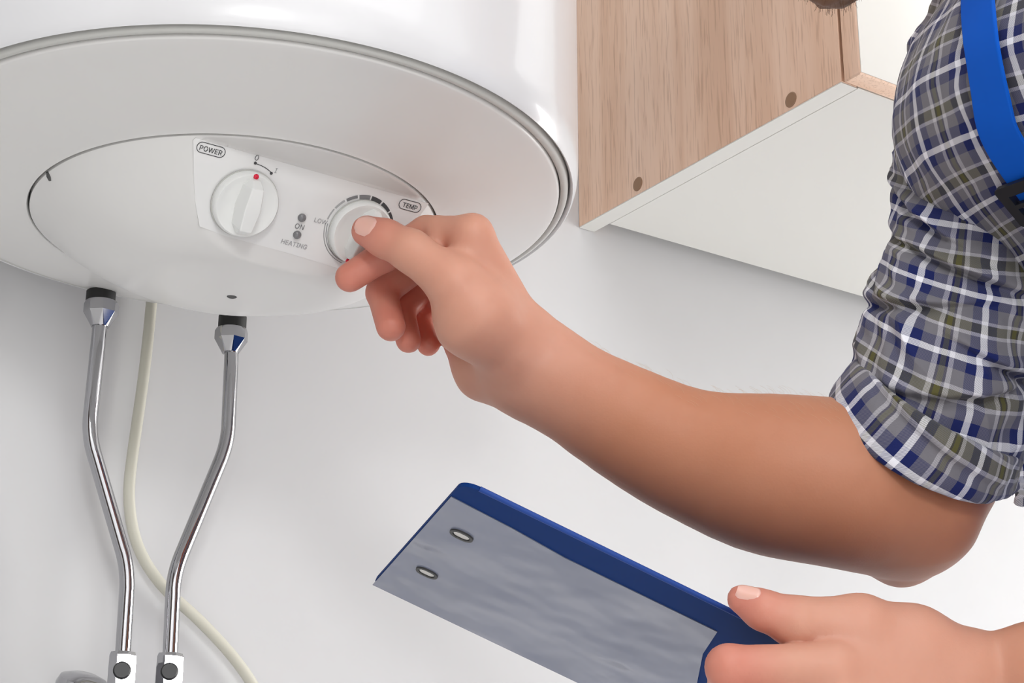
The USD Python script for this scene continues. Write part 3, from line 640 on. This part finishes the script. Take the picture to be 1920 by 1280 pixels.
sleeve_uv = np.stack([A * 1.0 + .012, S + .018 + .05 * 0], -1).reshape(-1, 2)
# trunk: lofted sections (z above the rim, centre x, centre y, half depth, half width)
TS = [(-.62, .650, -.69, .120, .165), (-.45, .630, -.69, .122, .168), (-.28, .590, -.69, .126, .178), (-.15, .540, -.695, .126, .182), (-.10, .497, -.70, .125, .184), (-.07, .463, -.70, .125, .185), (-.05, .430, -.70, .125, .185), (-.03, .408, -.70, .126, .185), (.0, .393, -.70, .126, .184), (.03, .391, -.70, .122, .180), (.064, .393, -.70, .112, .168), (.10, .402, -.70, .100, .140), (.135, .408, -.705, .086, .105), (.16, .412, -.707, .070, .080), (.172, .414, -.708, .066, .068)]
def TSx(z): return float(np.interp(z, [q[0] for q in TS], [q[1] for q in TS]))
def trunk_surface(sec, nm, nt, grow=0., seed=21, amp=.006):
    sec = np.array(sec, float); s = sec[:, 0]; t = np.linspace(s[0], s[-1], nm); cx, cy, hx, hy = [PchipInterpolator(s, sec[:, i])(t) for i in range(1, 5)]
    hx = hx + grow; hy = hy + grow; th = np.linspace(0, 2 * np.pi, nt); p = 2 / 2.5
    X = cx[:, None] + hx[:, None] * np.sign(np.cos(th)) * np.abs(np.cos(th)) ** p; Y = cy[:, None] + hy[:, None] * np.sign(np.sin(th)) * np.abs(np.sin(th)) ** p
    V = np.stack([X, Y, np.repeat(t[:, None], nt, 1) + Z0], -1)
    n = meshkit.fbm(np.stack([V[..., 0] * 9, V[..., 1] * 16, V[..., 2] * 9], -1), 3, seed) - .5
    n = n + .55 * (np.abs(2 * meshkit.fbm(np.stack([V[..., 0] * 14 + V[..., 1] * 20, V[..., 1] * 16 - V[..., 2] * 10, V[..., 2] * 26], -1), 2, seed + 3) - 1) - .3) * (amp > .005)
    C = np.stack([cx, cy, t + Z0], -1)[:, None]; V = V + (V - C) / np.linalg.norm(V - C, axis=2)[..., None] * (n * 2 * amp)[..., None]
    ds = np.concatenate([[0], np.cumsum(np.hypot(np.diff(t), np.diff(cx)))]); av = np.concatenate([[0], np.cumsum(np.hypot(np.diff(X[nm // 2]), np.diff(Y[nm // 2])))])
    S, A = np.meshgrid(ds, av, indexing='ij'); return V, S, A
Vt_, St, At = trunk_surface(TS, 150, 220)
trunk = grid_mesh(Vt_)
shirt = obj('shirt', trunk, 'plaid', person, label='blue, grey and white plaid shirt', smooth=True, uv=np.stack([At - .15 * St + .01, St + .15 * At], -1).reshape(-1, 2))
sl_mesh = grid_mesh(V)
obj('sleeve', sl_mesh, 'plaid', shirt, smooth=True, uv=sleeve_uv)
# rolled cuff
CL = [(1574, 756), (1560, 744), (1562, 736), (1580, 712), (1602, 684), (1612, 672), (1620, 676)]
CR = [(1876, 898), (1888, 912), (1896, 905), (1904, 885), (1910, 862), (1912, 850), (1905, 846)]
def dcu(S, A, T, TH):
    bunch = np.exp(-((TH - .25) / .5) ** 2) + np.exp(-((TH - 2 * np.pi - .25) / .5) ** 2)
    b = bunch * .007 * (meshkit.fbm(np.stack([S * 70, A * 70, 0 * S], -1), 3, 5) - .45)
    return b + .006 * (meshkit.fbm(np.stack([S * 30 + 2 * np.sin(TH), np.cos(TH) * 2.2, np.sin(TH) * 2.2], -1), 3, 31) - .5) + .0035 * np.sin(np.pi * T) + crease(S, TH, .02, 1.8, .008, .003, .9, .003)
Vc, Sc, Ac = sleeve_surface(CL, CR, [1.143] * 7, [.056, .0605, .0615, .0625, .0625, .061, .056], 90, 260, dcu, tilt=[.40, .41, .40, .34, .24, .18, .18], axis=norm(P(1800, 520, 1.20) - P(1716, 945, 1.135)))
obj('rolled_cuff', grid_mesh(Vc), 'plaid', shirt, smooth=True, uv=np.stack([Ac + .35 * Sc + .01, Sc * 1.0 - .10 * Ac + .008], -1).reshape(-1, 2), label='rolled up plaid cuff above the elbow')
# loose gathered cloth beside the cuff
gb = Field(P(1930, 900, 1.17) - .12, P(1930, 900, 1.17) + .12, .0026)
gb.chain(*J((1896, 850, 1.150, 26), (1902, 890, 1.145, 24), (1896, 922, 1.150, 13)), k=.010); gb.chain(*J((1930, 800, 1.160, 44), (1934, 860, 1.155, 40), (1928, 905, 1.160, 26), (1914, 936, 1.165, 10)), k=.010)
gm = gb.mesh(1); gv = np.array(gm.vertices); gn = np.array(gm.vertex_normals); gm.vertices = gv + gn * (.011 * (np.abs(2 * meshkit.fbm(gv * 62, 2, 8) - 1) - .3))[:, None]
obj('sleeve_fold', gm, 'plaid', shirt, smooth=True, uv=np.stack([gv @ RT + .3 * (gv @ UP), gv @ UP * 1.1 - .3 * (gv @ FW)], -1), label='loose gathered plaid cloth beside the cuff')
# left sleeve and cuff
EL = larm_p[-1]
def lsl():
    c = np.array([larm_p[-1] + (SH_L - larm_p[-1]) * t for t in np.linspace(.05, 1.20, 60)]); r = np.interp(np.linspace(0, 1, 60), [0, .1, .8, .92, .97, 1], [.058, .060, .068, .058, .036, .002])
    t = tube(c, r, 80, cap=False); n = meshkit.fbm(np.array(t.vertices) * 22, 3, 9) - .5; vn = np.array(t.vertex_normals); t.vertices = np.array(t.vertices) + vn * (n * .012)[:, None]
    idx = np.arange(60)[:, None] + 0 * np.arange(80)[None]; uv = np.stack([np.tile(np.arange(80) / 80 * .40, 60), np.repeat(np.arange(60) * .0068, 80)], -1); return t, uv
t, uv = lsl(); obj('sleeve', t, 'plaid', shirt, smooth=True, uv=uv)
tc = tube([EL + (SH_L - EL) * x for x in np.linspace(.01, .13, 12)], [.056, .063, .065, .066, .066, .066, .066, .066, .066, .065, .063, .057], 60, cap=False)
obj('rolled_cuff', tc, 'plaid', shirt, smooth=True, uv=np.stack([np.tile(np.arange(60) / 60 * .4, 12), np.repeat(np.arange(12) * .004, 60)], -1))
co = trunk_surface([(.150, .411, -.707, .078, .085), (.170, .412, -.708, .076, .080), (.196, .412, -.709, .080, .080), (.200, .412, -.709, .078, .078), (.178, .449, -.708, .070, .073)][:4], 24, 120, 0, 5, .001)
obj('collar', grid_mesh(co[0]), 'plaid', shirt, smooth=True, uv=np.stack([co[2], co[1]], -1).reshape(-1, 2))
# ---- overalls: trousers, bib, straps with buckles
low = trunk_surface([(-.64, .645, -.69, .130, .172), (-.52, .640, -.69, .130, .174), (-.40, TSx(-.40), -.69, .130, .176), (-.36, TSx(-.36), -.69, .131, .178)], 40, 160, .006, 3, .003)[0]
legs = []
for s in (-1, 1):
    hip, knee, ank = np.array([.65, -.69 + s * .09, Z0 - .60]), np.array([.63, -.69 + s * .12, .47]), np.array([.68, -.69 + s * .14, .09])
    pts = np.vstack([hip + (knee - hip) * t for t in np.linspace(0, 1, 24)] + [knee + (ank - knee) * t for t in np.linspace(.05, 1, 20)]); rr = np.interp(np.arange(len(pts)), [0, 24, 43], [.105, .078, .068])
    legs.append(tube(pts, rr, 48))
ov = obj('overalls', cat([grid_mesh(low)] + legs), 'blue_drill', person, label='blue work overalls', smooth=45)
for s in (-1, 1):
    a = np.array([.66, -.69 + s * .14, 0.])
    sh = m3.Manifold.batch_hull([m3.Manifold.sphere(.045, 24).scale([1, 1, .9]).translate(list(a + [.03, 0, .045])), m3.Manifold.sphere(.045, 24).scale([1, 1, .7]).translate(list(a + [-.14, 0, .035])), m3.Manifold.cube([.26, .09, .02], True).translate(list(a + [-.05, 0, .011])), m3.Manifold.cylinder(.02, .045, .045, 24).translate(list(a + [.03, 0, .09]))])
    obj('work_shoe', sh, 'black_plastic', person, smooth=40)
def band(path, width, thick, grow):
    """A flat band pressed on the trunk along path points (world), its face following the surface."""
    path = np.array(path); q = CubicSpline(np.arange(len(path)), path)(np.linspace(0, len(path) - 1, 90)); tg = np.gradient(q, axis=0); tg /= np.linalg.norm(tg, axis=1)[:, None]
    cl, _, ti = trimesh.proximity.closest_point(trunk, q); fn = np.array(trunk.face_normals)[ti]
    ctr = np.array(trunk.triangles_center)[ti]; core = np.array([np.interp(q[:, 2] - Z0, [x[0] for x in TS], [x[1] for x in TS]), np.interp(q[:, 2] - Z0, [x[0] for x in TS], [x[2] for x in TS]), q[:, 2]]).T
    sgn = np.sign(((cl - core) * fn).sum(1)); fn = fn * np.where(sgn == 0, 1, sgn)[:, None]
    from scipy.ndimage import gaussian_filter1d
    fn = gaussian_filter1d(fn, 5, axis=0); fn /= np.linalg.norm(fn, axis=1)[:, None]; cl = gaussian_filter1d(cl, 3, axis=0)
    sd = np.cross(tg, fn); sd /= np.linalg.norm(sd, axis=1)[:, None]; o = cl + fn * grow; w = width / 2
    prof = [(-w, 0), (-w, thick * .7), (-w + .0012, thick), (w - .0012, thick), (w, thick * .7), (w, 0), (-w, 0)]
    V = np.stack([o + sd * a + fn * b for a, b in prof], 1); return grid_mesh(V), o, sd, fn, tg
def on_trunk(px, py):
    h, _, _ = trunk.ray.intersects_location([CAM], [norm(ray(px, py))]); return h[np.argmin(np.linalg.norm(h - CAM, axis=1))] if len(h) else P(px, py, 1.15)
sq = [on_trunk(*q) for q in ((1844, 5), (1855, 100), (1872, 200), (1902, 290))]
dn = sq[-1] - sq[-2]
rest = [np.array([TSx(-.10) - .12, -.645, Z0 - .10]), np.array([TSx(-.18) - .125, -.65, Z0 - .18]), np.array([TSx(-.30) - .125, -.66, Z0 - .30])]
path = [np.array([.52, -.632, Z0 + .07]), np.array([.465, -.631, Z0 + .145]), np.array([.41, -.628, Z0 + .168]), np.array([.362, -.620, Z0 + .130])] + sq + rest
st, o, sd, fn, tg = band(path, .026, .0026, .004)
s1 = obj('shoulder_strap', st, 'blue_webbing', person, label='bright blue overall strap', smooth=40)
ib = int(np.argmin(np.abs((o - CAM) @ FW * 0 + np.linalg.norm(o - sq[-1], axis=1)))) + 3
def buckle(i, parent):
    c = o[i] + fn[i] * .003; f_ = frame(c, sd[i], tg[i], fn[i]); outer = sbox(-.017, -.012, .017, .012).buffer(.003); 
    ring = prism(outer.difference(sbox(-.0135, -.0075, .0135, -.001).union(sbox(-.0135, .002, .0135, .0075))), .004, f_); obj('buckle', ring, 'black_plastic', parent, label='black strap adjuster', smooth=40)
buckle(ib, s1)
path2 = [np.array([q[0], -1.41 - q[1], q[2]]) for q in path]
st, o, sd, fn, tg = band(path2, .026, .0026, .004); s2_ = obj('shoulder_strap', st, 'blue_webbing', person, smooth=40); buckle(ib, s2_)
bb = trunk_surface([(-.40, TSx(-.40), -.69, .130, .176), (-.30, TSx(-.30), -.69, .130, .178), (-.19, TSx(-.19), -.693, .131, .182)], 30, 200, .007, 3, .002)[0][:, 72:129]
bib = np.stack([bb, bb], 0); bibm = grid_mesh(bb); bibm2 = bibm.copy(); bibm2.invert(); bibm2.vertices = np.array(bibm2.vertices) + [.003, 0, 0]
obj('bib', cat([bibm, bibm2]), 'blue_drill', ov, smooth=45)
# ---- face details, hair, beard, arm hair
for s in (-1, 1):
    e = lathe([(.0115 * math.sin(a), .0115 * math.cos(a)) for a in np.linspace(.001, math.pi - .001, 16)], 20, H(.0735, s * .032, .005)); eo = obj('eye', e, 'eye_white', body_o, smooth=60)
    obj('iris', lathe([(.0001, .0004), (.0055, 0.0), (.0056, -.001)], 18, H(.0735, s * .032, .005) + norm(LK * 1.0) * .0114, LK), 'iris', eo, smooth=60)
hf = Field(HC - .14, HC + .15, .004); hf.bone(H(-.03, 0, .040), .086, H(-.002, 0, .048), .078, .02); hf.bone(H(-.055, 0, .0), .062, H(-.06, 0, -.05), .05, .02)
hm = hf.mesh(1); hv = np.array(hm.vertices); hm.vertices = hv + np.array(hm.vertex_normals) * (.006 * (meshkit.fbm(hv * 90, 3, 2) - .5))[:, None]
obj('hair', hm, 'beard_hair', body_o, smooth=60, label='short brown hair')
bf = Field(HC - .15, HC + .15, .003); bf.bone(H(.066, -.016, -.100), .0205, H(.066, .016, -.100), .0205, .015); bf.bone(H(.02, .047, -.035), .0265, H(.060, .022, -.096), .022, .012); bf.bone(H(.02, -.047, -.035), .0265, H(.060, -.022, -.096), .022, .012)
bf.bone(H(.084, -.026, -.040), .010, H(.084, .026, -.040), .010, .008); bf.bone(H(.084, -.028, -.042), .009, H(.072, -.028, -.09), .010, .01); bf.bone(H(.084, .028, -.042), .009, H(.072, .028, -.09), .010, .01)
bmh = bf.mesh(1); bv = np.array(bmh.vertices); bmh.vertices = bv + np.array(bmh.vertex_normals) * (.004 * (meshkit.fbm(bv * 160, 3, 4) - .5))[:, None]
bo = obj('beard', bmh, 'beard_hair', body_o, smooth=60, label='short brown beard')
def hairs(name, mesh, n, length, width, material, parent, seed, keep, lean, label=None):
    rs = np.random.RandomState(seed); pts, fi = trimesh.sample.sample_surface(mesh, n * 4, seed=seed); nrm = np.array(mesh.face_normals)[fi]; k = keep(pts, nrm); pts, nrm = pts[k][:n], nrm[k][:n]
    C = []; o_ = origin_of(parent)
    for p, q in zip(pts, nrm):
        d = norm(q + lean * (1.1 + .5 * rs.rand()) + rs.randn(3) * .25); l = length * (.5 + rs.rand() * .8); b = norm(d + lean * .5)
        C += [p - q * .0008, p + d * l * .35, p + (d + b) / 2 * l * .7, p + b * l * 1.0]
    cv = UsdGeom.BasisCurves.Define(stage, str(parent.GetPath()) + '/' + name); cv.CreateTypeAttr('cubic'); cv.CreateBasisAttr('catmullRom'); cv.CreateWrapAttr('pinned')
    cv.CreateCurveVertexCountsAttr([4] * len(pts)); cv.CreatePointsAttr(Vt.Vec3fArray.FromNumpy((np.array(C) - o_).astype(np.float32))); cv.CreateWidthsAttr([width]); cv.SetWidthsInterpolation('constant')
    UsdShade.MaterialBindingAPI.Apply(cv.GetPrim()).Bind(LOOK[material]); return tag(cv.GetPrim(), label, kind='stuff')
hairs('beard_hairs', bmh, 2500, .0042, .00016, 'beard_hair', bo, 3, lambda p, q: np.ones(len(p), bool), np.array([0, 0, -.4]))
f0, f1 = P(1090, 740, 1.13), P(1530, 880, 1.125); fa = norm(f1 - f0)
def keep_arm(p, q):
    t = (p - f0) @ fa; upw = q @ norm(UP * .9 + FW * .25); return (t > -.0) & (t < .15) & (upw > .45)
hairs('arm_hairs', right_arm, 900, .008, .00006, 'arm_hair', body_o, 5, keep_arm, norm(fa * -.3 + FW * .25) * 1.2)

# ------------------------------------------------------------------ folder in the left hand
kE, kA = 1.006, .984
A0, E0 = P(866, 905, kA), P(1480, 1204, kE); e1 = norm(E0 - A0)
bd = ray(697, 1095)
kB = ((A0 - CAM) @ e1) / (bd @ e1); B0 = CAM + kB * bd
e2 = norm(B0 - A0 - e1 * ((B0 - A0) @ e1)); WB = float((B0 - A0) @ e2); e3 = np.cross(e1, e2)
if e3 @ (CAM - A0) < 0: e3 = -e3                                   # e3: the underside's outward normal, towards the camera
LB = .325
print('folder width', WB, 'kB', kB, 'near edge', np.linalg.norm(E0 - A0))
fo = thing('clipboard_folder', 'blue folder with grey underside held tilted in the left hand', 'folder', loc=tuple(A0))
FM = lambda lift: (frame(A0 + e3 * lift, e1, e2, e3) if np.cross(e1, e2) @ e3 > 0 else frame(A0 + e3 * lift, e1, e2, e3))
def slab(poly, t, lift):
    m = prism(poly, t); m.apply_transform(FM(lift))
    if np.linalg.det(FM(0)[:3, :3]) < 0: m.invert()
    return m
rp = sbox(0, 0, LB, WB).buffer(-.010).buffer(.010, 8)
obj('board', slab(rp, .0024, -.0027), 'blue_vinyl', fo, label='blue vinyl board', smooth=False)
tag_ = obj('lit_edge', tube([A0 + e1 * t - e3 * .0014 for t in np.linspace(.010, LB - .004, 30)], .0015, 10), 'lit_edge_blue', fo, smooth=60, label='near edge painted brighter blue where it catches the light')  # thin strip that paints the lit near edge of the board
def b2(px, py):
    d = PN(px, py, e3, e3 @ A0) - A0; return np.array([d @ e1, d @ e2])
G = [b2(838, 927), b2(960, 990), b2(1060, 1046), b2(1180, 1104), b2(1345, 1184), b2(1318, 1225), b2(1305, 1290)]
far = b2(697, 1095); gx = G[-1][0]
gp = Polygon([(0.0006, G[0][1])] + [tuple(q) for q in G[1:]] + [(gx - .01, WB), (.0006, WB)])
h1, h2 = b2(866, 1002), b2(801, 1072)
slots = [LineString([h - np.array([.0015, 0]), h + np.array([.0015, 0])]).buffer(.0045, 10) for h in (h1, h2)]
for q in slots: gp = gp.difference(q)
obj('cover', slab(gp.buffer(0), .0006, -.0004), 'grey_vinyl', fo, label='grey vinyl underside of the folder', smooth=False)
for q in slots:
    obj('eyelet', slab(q.buffer(.0010).difference(q.buffer(-.0008)), .0018, -.0006), 'dark_gap', fo, smooth=False, label='dark slot edge')
    obj('rivet', slab(q.buffer(-.0012), .0013, -.0007), 'steel_eyelet', fo, smooth=False, label='pale metal rivet in the slot')
